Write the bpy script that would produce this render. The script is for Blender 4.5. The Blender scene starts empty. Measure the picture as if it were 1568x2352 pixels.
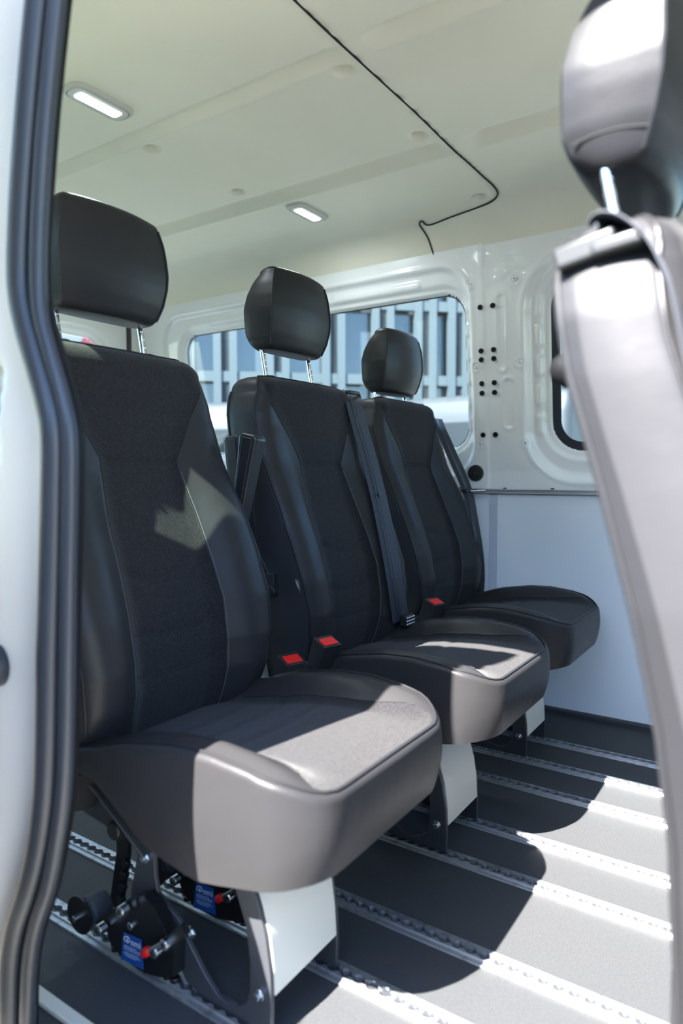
import bpy, math, random
import numpy as np
from mathutils import Vector, Matrix
random.seed(7)
rng = np.random.default_rng(5)
sc = bpy.context.scene
col = sc.collection
PI = math.pi

# ------------------------------------------------------------------ camera, world, sun, exposure
YAW, PIT, ROL, FPX = math.radians(33.8976), math.radians(-3.4026), math.radians(-0.1268), 1564.455
CAM = Vector((0, 0, .85))
_f = Vector((-math.sin(YAW)*math.cos(PIT), math.cos(YAW)*math.cos(PIT), math.sin(PIT)))
_r0 = _f.cross(Vector((0, 0, 1))).normalized(); _u0 = _r0.cross(_f)
_r = _r0*math.cos(ROL)+_u0*math.sin(ROL); _u = -_r0*math.sin(ROL)+_u0*math.cos(ROL)
cd = bpy.data.cameras.new('camera'); cam = bpy.data.objects.new('camera', cd); col.objects.link(cam)
cam.matrix_world = Matrix(((_r.x, _u.x, -_f.x, CAM.x), (_r.y, _u.y, -_f.y, CAM.y), (_r.z, _u.z, -_f.z, CAM.z), (0, 0, 0, 1)))
cd.sensor_fit = 'VERTICAL'; cd.sensor_height = 36; cd.sensor_width = 24; cd.lens = FPX/2352*36
cd.clip_start = .02
cd.dof.use_dof = True; cd.dof.focus_distance = 1.75; cd.dof.aperture_fstop = 2.4
sc.camera = cam

SUN_DIR = Vector((.18, .9, -1.0))
SUN_STRENGTH, SKY_STRENGTH, EXPOSURE = 20.5, .46, 1.55
sd = bpy.data.lights.new('sun', 'SUN'); sd.energy = SUN_STRENGTH; sd.angle = math.radians(.53); sd.color = (1, .955, .9)
sun = bpy.data.objects.new('sun', sd); col.objects.link(sun)
sun.rotation_euler = SUN_DIR.to_track_quat('-Z', 'Y').to_euler(); sun.location = (0, -3, 4)
w = bpy.data.worlds.new('world'); sc.world = w; w.use_nodes = True
wn = w.node_tree.nodes; wl = w.node_tree.links
sky = wn.new('ShaderNodeTexSky'); sky.sky_type = 'NISHITA'; sky.sun_disc = False
sky.ozone_density = 3.0; sky.dust_density = .5
sky.sun_elevation = math.radians(47); sky.sun_rotation = math.atan2(-SUN_DIR.x, -SUN_DIR.y)
wl.new(sky.outputs[0], wn['Background'].inputs[0]); wn['Background'].inputs[1].default_value = SKY_STRENGTH
sc.view_settings.view_transform = 'Standard'; sc.view_settings.look = 'None'
sc.view_settings.gamma = 1; sc.view_settings.use_curve_mapping = False; sc.view_settings.exposure = EXPOSURE
sc.cycles.max_bounces = 10; sc.cycles.transparent_max_bounces = 12; sc.cycles.caustics_reflective = False

def P(px, py, ax, val):
    """the point of the plane  coordinate[ax] == val  seen at a place of the photograph (1568 x 2352)"""
    d = _r*((px-784)/FPX)-_u*((py-1176)/FPX)+_f
    return CAM+d*((val-CAM[ax])/d[ax])

# ------------------------------------------------------------------ materials
def mat(name, base, rough=.5, metal=0., spec=.5, coat=0., coat_rough=.05, bump=None, var=None, emis=None, sheen=0.):
    m = bpy.data.materials.new(name); m.use_nodes = True
    n = m.node_tree.nodes; l = m.node_tree.links; b = n['Principled BSDF']
    b.inputs['Base Color'].default_value = (*base, 1); b.inputs['Roughness'].default_value = rough
    b.inputs['Metallic'].default_value = metal; b.inputs['Specular IOR Level'].default_value = spec
    b.inputs['Coat Weight'].default_value = coat; b.inputs['Coat Roughness'].default_value = coat_rough
    b.inputs['Sheen Weight'].default_value = sheen
    tc = n.new('ShaderNodeTexCoord')
    if bump:
        for i, (kind, scale, strength, dist) in enumerate(bump):
            if kind == 'voronoi':
                t = n.new('ShaderNodeTexVoronoi'); t.feature = 'DISTANCE_TO_EDGE'; o = t.outputs['Distance']
            elif kind == 'magic':
                t = n.new('ShaderNodeTexWave'); t.bands_direction = 'DIAGONAL'; o = t.outputs['Fac']; t.inputs['Distortion'].default_value = 1.5
            else:
                t = n.new('ShaderNodeTexNoise'); t.inputs['Detail'].default_value = 4; o = t.outputs['Fac']
            t.inputs['Scale'].default_value = scale; l.new(tc.outputs['Object'], t.inputs['Vector'])
            bp = n.new('ShaderNodeBump'); bp.inputs['Strength'].default_value = strength; bp.inputs['Distance'].default_value = dist
            l.new(o, bp.inputs['Height'])
            if i: l.new(last.outputs['Normal'], bp.inputs['Normal'])
            last = bp
        l.new(last.outputs['Normal'], b.inputs['Normal'])
    if var:
        scale, c2, lo, hi = var
        t = n.new('ShaderNodeTexNoise'); t.inputs['Scale'].default_value = scale; t.inputs['Detail'].default_value = 5
        l.new(tc.outputs['Object'], t.inputs['Vector'])
        r = n.new('ShaderNodeValToRGB'); r.color_ramp.elements[0].position = lo; r.color_ramp.elements[1].position = hi
        r.color_ramp.elements[0].color = (*base, 1); r.color_ramp.elements[1].color = (*c2, 1)
        l.new(t.outputs['Fac'], r.inputs['Fac']); l.new(r.outputs['Color'], b.inputs['Base Color'])
    if emis:
        b.inputs['Emission Color'].default_value = (*emis[0], 1); b.inputs['Emission Strength'].default_value = emis[1]
    return m
M = {}
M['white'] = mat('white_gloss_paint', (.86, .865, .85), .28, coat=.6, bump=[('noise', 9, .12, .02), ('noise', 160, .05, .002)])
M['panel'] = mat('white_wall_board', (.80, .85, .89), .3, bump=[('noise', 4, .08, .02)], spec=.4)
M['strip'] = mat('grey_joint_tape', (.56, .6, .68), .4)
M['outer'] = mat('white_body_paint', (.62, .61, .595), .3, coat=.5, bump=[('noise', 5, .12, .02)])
M['liner'] = mat('headliner_fabric', (.82, .79, .65), .95, spec=.1, bump=[('noise', 700, .25, .001), ('noise', 3, .15, .02)], var=(2.2, (.77, .74, .60), .45, .75))
M['leather'] = mat('black_leatherette', (.024, .0235, .025), .4, spec=.2, bump=[('voronoi', 420, .22, .0008), ('noise', 9, .25, .012)])
M['leather_plain'] = mat('black_leatherette_smooth', (.016, .0163, .0182), .42, spec=.25, bump=[('voronoi', 420, .2, .0006), ('noise', 8, .2, .01)])
M['side'] = mat('black_leatherette_side_lit', (.032, .032, .035), .45, spec=.2, bump=[('voronoi', 420, .2, .0006), ('noise', 8, .2, .01)])  # lighter leatherette copy, sun brightness put into the side panels' colour
M['fabric'] = mat('black_woven_fabric', (.0105, .0101, .0114), .9, spec=.12, sheen=.10, bump=[('voronoi', 500, .8, .0012), ('noise', 60, .12, .003)], var=(480, (.030, .029, .031), .42, .68))
M['thread'] = mat('dark_seam', (.008, .008, .009), .8)
M['stitch'] = mat('grey_stitching', (.12, .12, .125), .8)
M['rubber'] = mat('black_rubber', (.022, .027, .036), .4, spec=.5, bump=[('noise', 300, .1, .001)])
M['plastic'] = mat('black_plastic', (.016, .018, .02), .38, spec=.5, bump=[('noise', 500, .12, .0006)])
M['black'] = mat('black_void', (.004, .004, .005), .6, spec=.2)
M['webbing'] = mat('belt_webbing', (.036, .041, .052), .6, spec=.5, bump=[('magic', 500, .5, .0008)])
M['steel'] = mat('grey_coated_steel', (.07, .075, .085), .4, metal=.5, bump=[('noise', 200, .15, .001)])
M['darksteel'] = mat('black_coated_steel', (.009, .009, .01), .38, metal=.1)
M['chrome'] = mat('chrome', (.82, .83, .85), .13, metal=1)
M['zinc'] = mat('zinc_plated_steel', (.6, .62, .64), .25, metal=1, bump=[('noise', 300, .15, .001)])
M['alu'] = mat('brushed_aluminium', (.5, .52, .54), .38, metal=.85, bump=[('noise', 120, .25, .002)], var=(60, (.3, .31, .31), .52, .72))
M['alurail'] = mat('anodised_aluminium', (.55, .57, .6), .35, metal=.8)
M['beige'] = mat('cream_coated_panel', (.74, .69, .58), .45, var=(14, (.68, .63, .52), .55, .8), bump=[('noise', 30, .1, .002)])
M['floor'] = mat('speckled_dark_vinyl', (.038, .040, .043), .6, spec=.35, bump=[('noise', 900, .3, .0008)], var=(420, (.075, .077, .078), .5, .78))
M['red'] = mat('red_plastic', (.72, .012, .012), .35)
M['blue'] = mat('blue_label', (.01, .07, .28), .4)
M['print'] = mat('white_print', (.75, .78, .82), .5)
M['lamp_body'] = mat('cream_lamp_plastic', (.5, .5, .44), .45)
M['lens'] = mat('lit_lamp_lens', (.9, .93, .95), .3, emis=((.86, .95, 1.), 1.6))
M['foam'] = mat('grey_worn_roller', (.06, .062, .07), .8, bump=[('noise', 150, .6, .004)])
M['concrete'] = mat('dusty_asphalt_yard', (.30, .285, .25), .9, var=(.8, (.24, .23, .2), .4, .7))
M['frame'] = mat('pale_facade_frame', (.070, .083, .088), .5)
M['gap'] = mat('dark_facade_joint', (.006, .01, .013), .6)
M['pane'] = mat('reflective_facade_glass', (.052, .062, .068), .08, metal=0, spec=.9)
M['hangar'] = mat('grey_profiled_cladding', (.12, .135, .145), .7)
M['roofing'] = mat('pale_roof_sheet', (.5, .55, .58), .6)
M['van'] = mat('white_vehicle_paint', (.034, .035, .037), .5)
M['leaf'] = mat('dark_green_foliage', (.03, .06, .03), .8, bump=[('noise', 8, 1, .2)])
M['tyre'] = mat('tyre_rubber', (.02, .02, .02), .8)
M['redstripe'] = mat('red_stripe', (.12, .012, .025), .5)
def glass(name, tint, ior=1.45, rough=0.):
    m = bpy.data.materials.new(name); m.use_nodes = True
    n = m.node_tree.nodes; l = m.node_tree.links; n.clear()
    out = n.new('ShaderNodeOutputMaterial'); mx = n.new('ShaderNodeMixShader'); lw = n.new('ShaderNodeLayerWeight'); lw.inputs[0].default_value = .5
    pw = n.new('ShaderNodeMath'); pw.operation = 'POWER'; pw.inputs[1].default_value = 5; l.new(lw.outputs['Facing'], pw.inputs[0])
    fr = n.new('ShaderNodeMath'); fr.operation = 'MULTIPLY_ADD'; fr.inputs[1].default_value = .9; fr.inputs[2].default_value = .06; l.new(pw.outputs[0], fr.inputs[0])
    tr = n.new('ShaderNodeBsdfTransparent'); tr.inputs[0].default_value = (*tint, 1)
    gl = n.new('ShaderNodeBsdfGlossy'); gl.inputs['Roughness'].default_value = rough
    l.new(fr.outputs[0], mx.inputs[0]); l.new(tr.outputs[0], mx.inputs[1]); l.new(gl.outputs[0], mx.inputs[2]); l.new(mx.outputs[0], out.inputs[0])
    return m
M['glass'] = glass('tinted_window_glass', (.50, .62, .66))
M['privacy'] = glass('green_privacy_glass', (.84, .90, .86))

# ------------------------------------------------------------------ mesh helpers
class MB:
    def __init__(s): s.v = []; s.f = []; s.m = []; s.mats = []
    def mi(s, name):
        if name not in s.mats: s.mats.append(name)
        return s.mats.index(name)
    def add(s, vs, fs, m):
        k = len(s.v); s.v += [tuple(v) for v in vs]; i = s.mi(m)
        for f in fs: s.f.append(tuple(k+a for a in f)); s.m.append(i)
    def box(s, c, size, m, rot=None):
        hx, hy, hz = [a/2 for a in size]; c = Vector(c)
        vs = [Vector((x, y, z)) for x in (-hx, hx) for y in (-hy, hy) for z in (-hz, hz)]
        if rot is not None: vs = [rot @ v for v in vs]
        s.add([v+c for v in vs], [(0, 1, 3, 2), (4, 6, 7, 5), (0, 4, 5, 1), (2, 3, 7, 6), (0, 2, 6, 4), (1, 5, 7, 3)], m)
    def prism(s, pts, ax, a, b, m):
        """polygon pts (2D, in the two other axes in order) extruded along axis ax from a to b"""
        def q(p, t):
            o = [0, 0, 0]; o[ax] = t; k = [i for i in range(3) if i != ax]; o[k[0]] = p[0]; o[k[1]] = p[1]; return tuple(o)
        n = len(pts); vs = [q(p, a) for p in pts]+[q(p, b) for p in pts]
        s.add(vs, [tuple(range(n)), tuple(range(2*n-1, n-1, -1))]+[(i, i+n, (i+1) % n+n, (i+1) % n) for i in range(n)], m)
    def tube(s, pts, r, m, n=10, caps=True, flat=1.):
        pts = [Vector(p) for p in pts]; rs = r if isinstance(r, (list, tuple)) else [r]*len(pts)
        vs = []; up = None
        for i, p in enumerate(pts):
            t = (pts[min(i+1, len(pts)-1)]-pts[max(i-1, 0)]).normalized()
            if up is None: up = Vector((0, 0, 1)) if abs(t.z) < .9 else Vector((1, 0, 0))
            a = t.cross(up).normalized(); b = a.cross(t); up = b
            for k in range(n):
                an = 2*PI*k/n; vs.append(p+a*math.cos(an)*rs[i]+b*math.sin(an)*rs[i]*flat)
        fs = [(i*n+k, i*n+(k+1) % n, (i+1)*n+(k+1) % n, (i+1)*n+k) for i in range(len(pts)-1) for k in range(n)]
        if caps: fs += [tuple(range(n-1, -1, -1)), tuple(range((len(pts)-1)*n, len(pts)*n))]
        s.add(vs, fs, m)
    def cyl(s, c, axis, r, h, m, n=20, r2=None):
        """solid disc or drum centred at c, with a small chamfer"""
        c = Vector(c); a = Vector(axis).normalized(); e = min(r, h)*.15; r2 = r if r2 is None else r2
        s.tube([c-a*h/2, c-a*(h/2-e), c+a*(h/2-e), c+a*h/2], [r-e, r, r2, r2-e], m, n)
    def band(s, pts, wdir, width, th, m, nrm=None):
        """flat strap along pts, width along wdir, thickness th"""
        pts = [Vector(p) for p in pts]; vs = []
        wd = [Vector(x) for x in wdir] if isinstance(wdir, list) else [Vector(wdir)]*len(pts)
        ws = width if isinstance(width, list) else [width]*len(pts)
        for i, p in enumerate(pts):
            t = (pts[min(i+1, len(pts)-1)]-pts[max(i-1, 0)]).normalized(); wv = (wd[i]-t*wd[i].dot(t)).normalized(); nn = t.cross(wv)
            for a, b in ((-1, -1), (1, -1), (1, 1), (-1, 1)): vs.append(p+wv*a*ws[i]/2+nn*b*th/2)
        n = len(pts); fs = [(i*4+k, i*4+(k+1) % 4, i*4+4+(k+1) % 4, i*4+4+k) for i in range(n-1) for k in range(4)]
        s.add(vs, fs+[(3, 2, 1, 0), (4*n-4, 4*n-3, 4*n-2, 4*n-1)], m)
    def mesh(s, name, smooth=True, angle=40):
        me = bpy.data.meshes.new(name); me.from_pydata(s.v, [], s.f)
        for k in s.mats: me.materials.append(M[k])
        me.polygons.foreach_set('material_index', s.m)
        me.validate(); fix_normals(me)
        if smooth:
            me.polygons.foreach_set('use_smooth', [True]*len(me.polygons)); me.set_sharp_from_angle(angle=math.radians(angle))
        me.update(); return me
    def build(s, name, parent=None, bevel=0., subsurf=0, angle=40, loc=None):
        o = bpy.data.objects.new(name, s.mesh(name, angle=angle)); col.objects.link(o)
        if parent is not None: o.parent = parent
        if loc is not None: o.location = loc
        if bevel:
            b = o.modifiers.new('bevel', 'BEVEL'); b.width = bevel; b.segments = 3; b.limit_method = 'ANGLE'; b.angle_limit = math.radians(35); b.harden_normals = False
        if subsurf:
            b = o.modifiers.new('sub', 'SUBSURF'); b.levels = subsurf; b.render_levels = subsurf
        return o
import bmesh
def fix_normals(me):
    bm = bmesh.new(); bm.from_mesh(me); bmesh.ops.recalc_face_normals(bm, faces=bm.faces); bm.to_mesh(me); bm.free()
def grid_obj(name, X, Y, Z, m, parent=None, keep=None, flip=False):
    """surface from three (ni, nj) arrays"""
    ni, nj = X.shape; me = bpy.data.meshes.new(name)
    v = np.stack([X, Y, Z], -1).reshape(-1, 3)
    i, j = np.meshgrid(np.arange(ni-1), np.arange(nj-1), indexing='ij'); a = (i*nj+j)
    q = np.stack([a, a+1, a+nj+1, a+nj], -1) if flip else np.stack([a, a+nj, a+nj+1, a+1], -1)
    if keep is not None: q = q[keep]
    q = q.reshape(-1, 4)
    me.from_pydata(v.tolist(), [], q.tolist()); me.materials.append(M[m]); me.polygons.foreach_set('use_smooth', [True]*len(me.polygons)); me.update()
    o = bpy.data.objects.new(name, me); col.objects.link(o)
    if parent is not None: o.parent = parent
    return o
def empty(name, loc=(0, 0, 0)):
    o = bpy.data.objects.new(name, None); o.location = loc; o.empty_display_size = .05; col.objects.link(o); return o
def tag(o, label=None, cat=None, group=None, kind=None):
    if label: o['label'] = label
    if cat: o['category'] = cat
    if group: o['group'] = group
    if kind: o['kind'] = kind
    return o
def catmull(pts, n=6, closed=False):
    pts = [np.array(p, float) for p in pts]; out = []; N = len(pts)
    for i in range(N if closed else N-1):
        if closed: a, b, c, d = (pts[(i+k) % N] for k in (-1, 0, 1, 2))
        else: a, b, c, d = pts[max(i-1, 0)], pts[i], pts[i+1], pts[min(i+2, N-1)]
        for k in range(n):
            t = k/n; out.append(.5*((2*b)+(c-a)*t+(2*a-5*b+4*c-d)*t*t+(3*b-a-3*c+d)*t**3))
    if not closed: out.append(pts[-1])
    return [tuple(p) for p in out]
def rrect(x0, x1, y0, y1, r, n=8):
    out = []
    for cx, cy, a0 in ((x1-r, y0+r, -PI/2), (x1-r, y1-r, 0), (x0+r, y1-r, PI/2), (x0+r, y0+r, PI)):
        for k in range(n+1):
            a = a0+PI/2*k/n; out.append((cx+r*math.cos(a), cy+r*math.sin(a)))
    return out
def sdf(X, Z, x0, x1, z0, z1, r):
    dx = np.abs(X-(x0+x1)/2)-((x1-x0)/2-r); dz = np.abs(Z-(z0+z1)/2)-((z1-z0)/2-r)
    return np.hypot(np.maximum(dx, 0), np.maximum(dz, 0))+np.minimum(np.maximum(dx, dz), 0)-r
def sst(e0, e1, x):
    t = np.clip((x-e0)/(e1-e0), 0, 1); return t*t*(3-2*t)

# ------------------------------------------------------------------ the shell of the van
YW, YN, XR, XF = 2.385, .527, -2.80, 2.2       # far wall, door side, rear, front
ZC = 1.75
RAILS = [.609, .725, .895, 1.063, 1.318, 1.485, 1.733, 1.904, 2.076]     # near edges of the floor rails
RW = .047
f = MB(); f.box(((XR+XF)/2, (YN+YW)/2+.0, -.02), (XF-XR, YW-YN+.06, .04), 'floor')
tag(f.build('floor'), kind='structure')
def ywall(z): return YW-.11*np.maximum(z-.85, 0)
# far wall, pressed sheet steel with two window openings
gx = np.arange(XR, .85, .0065); gz = np.arange(.755, 1.66, .0065)
X, Z = np.meshgrid(gx, gz, indexing='ij')
W1 = (-2.49, -1.037, .936, 1.503, .085); W2 = (-.722, .62, .925, 1.50, .10)
D = np.zeros_like(X)
d1o = sdf(X, Z, -2.60, -1.008, .835, 1.585, .12); d1 = sdf(X, Z, *W1)
D += .016*sst(.008, -.008, d1o)+.012*sst(.034, .018, d1)+.02*sst(.006, -.002, d1)
D -= .004*np.exp(-((d1o-.012)/.005)**2)
d2o = sdf(X, Z, -.80, .75, .825, 1.572, .17); d2 = sdf(X, Z, *W2)
D += .022*sst(.012, -.018, d2o)+.014*sst(.040, .022, d2)+.02*sst(.008, -.002, d2)
D -= .004*np.exp(-((d2o-.018)/.006)**2)
for (a, b, c, d) in ((-2.3, -1.75, 1.525, 1.55), (-1.6, -1.2, 1.53, 1.558)): D -= .006*sst(.004, -.006, sdf(X, Z, a, b, c, d, .012))
for k in range(6): D -= .005*sst(.003, -.005, sdf(X, Z, -1.034, -1.014, 1.0+k*.085, 1.05+k*.085, .01))
for k in range(5): D -= .005*sst(.003, -.005, sdf(X, Z, -.775, -.748, .98+k*.1, 1.05+k*.1, .01))
for (a, b, c, d) in ((-.905, -.868, 1.205, 1.47), (-.888, -.848, 1.0, 1.18)):
    q = sdf(X, Z, a, b, c, d, .018); D += -.004*np.exp(-(q/.0045)**2)+.002*sst(.0, -.008, q)
D += .0025*sst(-.954, -.948, X)*(Z > 0)-.002*np.exp(-((X+.951)/.004)**2)
SCREWS = [(-1.0, 1.517), (-.835, 1.51), (-.985, 1.228), (-.822, 1.229), (-.978, .951), (-.81, .95)]
for (a, b) in SCREWS:
    q = np.hypot(X-a, Z-b); D += .003*sst(.016, .012, q)*0+.0035*np.exp(-((q-.017)/.0035)**2)*-1+.002*sst(.010, .006, q)
D += .003*np.sin(X*55+np.sin(Z*31)*2)*np.sin(Z*47+X*20)*np.exp(-((X+.86)/.09)**2-((Z-1.545)/.05)**2)
keep = (d1[:-1, :-1] > -.002) & (d2[:-1, :-1] > -.002)
wall = grid_obj('wall_left', X, ywall(Z)+D, Z, 'white', keep=keep, flip=True)
tag(wall, kind='structure')
for (a, b) in SCREWS:
    m = MB(); y = float(ywall(b)); m.cyl((a, y-.001, b), (0, 1, 0), .0075, .005, 'white', 16); m.cyl((a, y-.004, b), (0, 1, 0), .002, .002, 'black', 8)
    m.build('screw', wall)
for z in (1.448, 1.29, 1.258, 1.171, 1.136, .983):
    for x in (-.965-.016*(z-.98)/.46, -.917-.016*(z-.98)/.46):
        y = float(ywall(z)); q = 0.001
        m = MB(); m.cyl((x*y/YW-.008, y-.002, (z-.85)*y/YW+.85), (0, 1, 0), .0092, .004, 'black', 20); m.build('bolt_hole', wall)
def wring(m, r, grow0, grow1, yoff, mname, th=.006):
    a = rrect(r[0]-grow1, r[1]+grow1, r[2]-grow1, r[3]+grow1, r[4]+grow1, 10); b = rrect(r[0]-grow0, r[1]+grow0, r[2]-grow0, r[3]+grow0, max(r[4]+grow0, .01), 10)
    n = len(a); vs = []
    for y in (yoff, yoff+th):
        for p in a+b: vs.append((p[0], float(ywall(p[1]))+y, p[1]))
    fs = []
    for i in range(n):
        j = (i+1) % n; fs += [(i, j, n+j, n+i), (2*n+i, 3*n+i, 3*n+j, 2*n+j), (i, 2*n+i, 2*n+j, j), (n+i, n+j, 3*n+j, 3*n+i)]
    m.add(vs, fs, mname)
def wpane(m, r, yoff, mname):
    a = rrect(*r, 10); vs = [(p[0], float(ywall(p[1]))+yoff, p[1]) for p in a]; m.add(vs, [tuple(range(len(a)))], mname)
for k, (r, inner, outer) in enumerate(((W1, -.004, .012), (W2, -.026, .014))):
    m = MB(); wring(m, r, inner, outer, .046, 'rubber'); o = m.build('window_%d' % (k+1)); tag(o, kind='structure')
    m = MB(); wpane(m, (r[0]-.005, r[1]+.005, r[2]-.005, r[3]+.005, r[4]), .053, 'glass'); m.build('pane', o)
# wall below the lashing rail
m = MB(); m.box(((.84+XF)/2, YW+.012, 1.2), (XF-.84, .02, .9), 'panel'); tag(m.build('wall_left_cab'), kind='structure')
m = MB(); m.box((XF, (YN+YW)/2, .45), (.04, YW-YN, .94), 'plastic'); m.box((XF, (YN+YW)/2, 1.66), (.04, YW-YN, .2), 'liner')
for q in (YN+.06, YW-.06): m.box((XF, q, 1.25), (.04, .12, .7), 'liner')
tag(m.build('wall_front'), kind='structure')
m = MB(); m.box((XF, (YN+YW)/2, 1.24), (.006, YW-YN-.24, .66), 'glass'); tag(m.build('window_6'), kind='structure')
m = MB(); m.box(((XR+XF)/2, YW+.012, .385), (XF-XR, .02, .79), 'panel'); m.box((-.93, YW+.0015, .385), (.032, .003, .77), 'strip')
lower = m.build('wall_left'); lower.name = 'wall_left_lower'; tag(lower, kind='structure')
m = MB(); m.cyl((-.345, YW-.001, .055), (0, 1, 0), .012, .004, 'panel', 20); m.build('screw_cap', lower)
m = MB(); m.box(((XR+XF)/2, YW-.008, .006), (XF-XR, .03, .02), 'floor'); tag(m.build('baseboard_left', bevel=.004), kind='structure')
lr = empty('lashing_rail', ((XR+XF)/2, YW, .777))
m = MB(); m.box((0, -.004, 0), (XF-XR, .016, .0185), 'alurail'); m.box((0, -.013, .0062), (XF-XR, .004, .004), 'alurail'); m.box((0, -.0125, -.0062), (XF-XR, .003, .003), 'alurail'); m.build('rail_profile', lr, bevel=.0012)
for k in range(14):
    m = MB(); m.prism([(-.006, 0), (.006, 0), (.004, .004), (-.004, .004)], 1, -.012, -.002, 'black'); m.build('slot_plug', lr, loc=(-.885+(-1.4)+k*.172+1.4-(XR+XF)/2-.688, 0, .0092))
tag(lr, 'long aluminium lashing rail screwed along the far white wall below the windows', 'rail')
g = empty('rubber_grommet', (-1.0, YW-.003, .843))
m = MB(); m.tube([(0, .006, 0), (0, 0, 0), (0, -.006, 0), (0, -.008, 0), (0, -.006, 0)], [.030, .031, .029, .024, .018], 'plastic', 32, False); m.cyl((0, -.001, 0), (0, 1, 0), .019, .008, 'rubber', 28); m.cyl((0, -.006, 0), (0, 1, 0), .012, .002, 'plastic', 24); m.cyl((0, -.0075, 0), (0, 1, 0), .002, .002, 'zinc', 10); m.build('plug_body', g)
tag(g, 'round black rubber plug in the white pillar just above the lashing rail', 'plug')

# ceiling with pressed channels, clip cups and a seam between two headliner boards
prof = [(.50, 1.60), (.54, 1.64), (.60, 1.69), (.68, 1.73), (.80, 1.748), (1.0, ZC), (1.5, ZC), (2.0, ZC), (2.10, 1.749), (2.20, 1.738), (2.255, 1.706), (2.292, 1.655), (2.318, 1.604)]
pc = np.array(catmull(prof, 20)); sl = np.r_[0, np.cumsum(np.hypot(*np.diff(pc, axis=0).T))]
sv = np.linspace(0, sl[-1], 300); sv = np.linspace(0, sl[-1], 380); py_ = np.interp(sv, sl, pc[:, 0]); pz_ = np.interp(sv, sl, pc[:, 1])
gx = np.r_[np.arange(XR, -1.9, .012), np.arange(-1.9, -.2, .006), np.arange(-.2, XF, .012)]; X, Yc = np.meshgrid(gx, py_, indexing='ij'); Zc = np.broadcast_to(pz_, X.shape).copy()
up = np.zeros_like(X)
def yz(px, py): p = P(px, py, 2, ZC); return p
def channel(near, far, x0, x1, wide):
    """pressed-in channel: broad slope on the near edge, short step on the far edge"""
    ex = sst(x0-.035, x0+.035, X)*sst(x1+.035, x1-.035, X)
    return (.026*sst(near, near+wide, Yc)*sst(far+.004, far-.05, Yc)-.003*np.exp(-((Yc-far)/.007)**2))*ex
pA = yz(750, 112); pB = yz(745, 150); pL = yz(769, 154)
up += channel(pA.y-.004, pL.y, XR-.2, pA.x+.01, .042)
pA2 = yz(985, 330); pL2 = yz(1010, 364)
up += channel(pA2.y-.002, pL2.y, XR-.2, pA2.x+.02, .038)
pC = yz(815, 80); pCL = yz(860, 121)
up += channel(pC.y-.005, pCL.y, pC.x+.02, XF+.5, .038)
pD = yz(1052, 312); pDL = yz(1091, 342)
up += channel(pD.y-.002, pDL.y, pD.x+.02, XF+.5, .038)
CLIPS = [(790, 163), (960, 313), (1102, 450), (345, 342), (545, 441)]
LOWCLIPS = [(782, 582), (537, 643), (1147, 503)]
cl = []
for q in CLIPS: cl.append((yz(*q), .021, .026))
for q, z in zip(LOWCLIPS, (1.742, 1.742, 1.742)):
    cl.append((P(q[0], q[1], 2, z), .016, .014))
for p, r, h in cl: up += h*np.exp(-(np.hypot(X-p.x, Yc-p.y)/r)**6)
seam_px = [(671, -4), (774, 94), (952, 257), (1033, 337), (1077, 376), (1115, 411), (1138, 432), (1142, 444), (1130, 455), (1100, 466), (1040, 484), (985, 500), (968, 508), (963, 517)]
seam = [yz(*q) for q in seam_px]; seam = [Vector((seam[0].x+(seam[0].x-seam[1].x)*3.0, seam[0].y+(seam[0].y-seam[1].y)*3.0, ZC))]+seam
def on_profile(px, py):
    best = None
    for y, z in pc[-120:]:
        p = P(px, py, 1, y); e = abs(p.z-z)
        if best is None or e < best[0]: best = (e, Vector((p.x, y, z)))
    return best[1]
seam[-1] = on_profile(963, 517); seam[-2] = on_profile(968, 508)
for q in ((972, 530), (984, 552), (994, 580), (1004, 605), (1010, 617)): seam.append(on_profile(*q))
seam = [Vector(p) for p in catmull(seam, 8)]
def zprof(y): return float(np.interp(y, py_, pz_))
seam = [Vector((p.x, p.y, zprof(p.y))) for p in seam]
sp = np.array([(p.x, p.y) for p in seam]); dmin = np.full(X.shape, 9.)
for p in sp[::2]: dmin = np.minimum(dmin, np.hypot(X-p[0], Yc-p[1]))
up += .004*np.exp(-(dmin/.012)**2)
ceil = grid_obj('ceiling', X, Yc, Zc+up, 'liner', flip=False); tag(ceil, kind='structure')
m = MB(); m.tube([p+Vector((0, 0, .0005)) for p in seam], .0026, 'thread', 8); o = m.build('trim_1'); tag(o, kind='structure')
for p, r, h in cl:
    m = MB(); z = zprof(p.y)+h-.001
    m.cyl((p.x, p.y, z), (0, 0, 1), .009, .004, 'lamp_body', 20); m.cyl((p.x, p.y, z-.0022), (0, 0, 1), .003, .002, 'thread', 10); m.build('fixing_clip', ceil)
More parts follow.
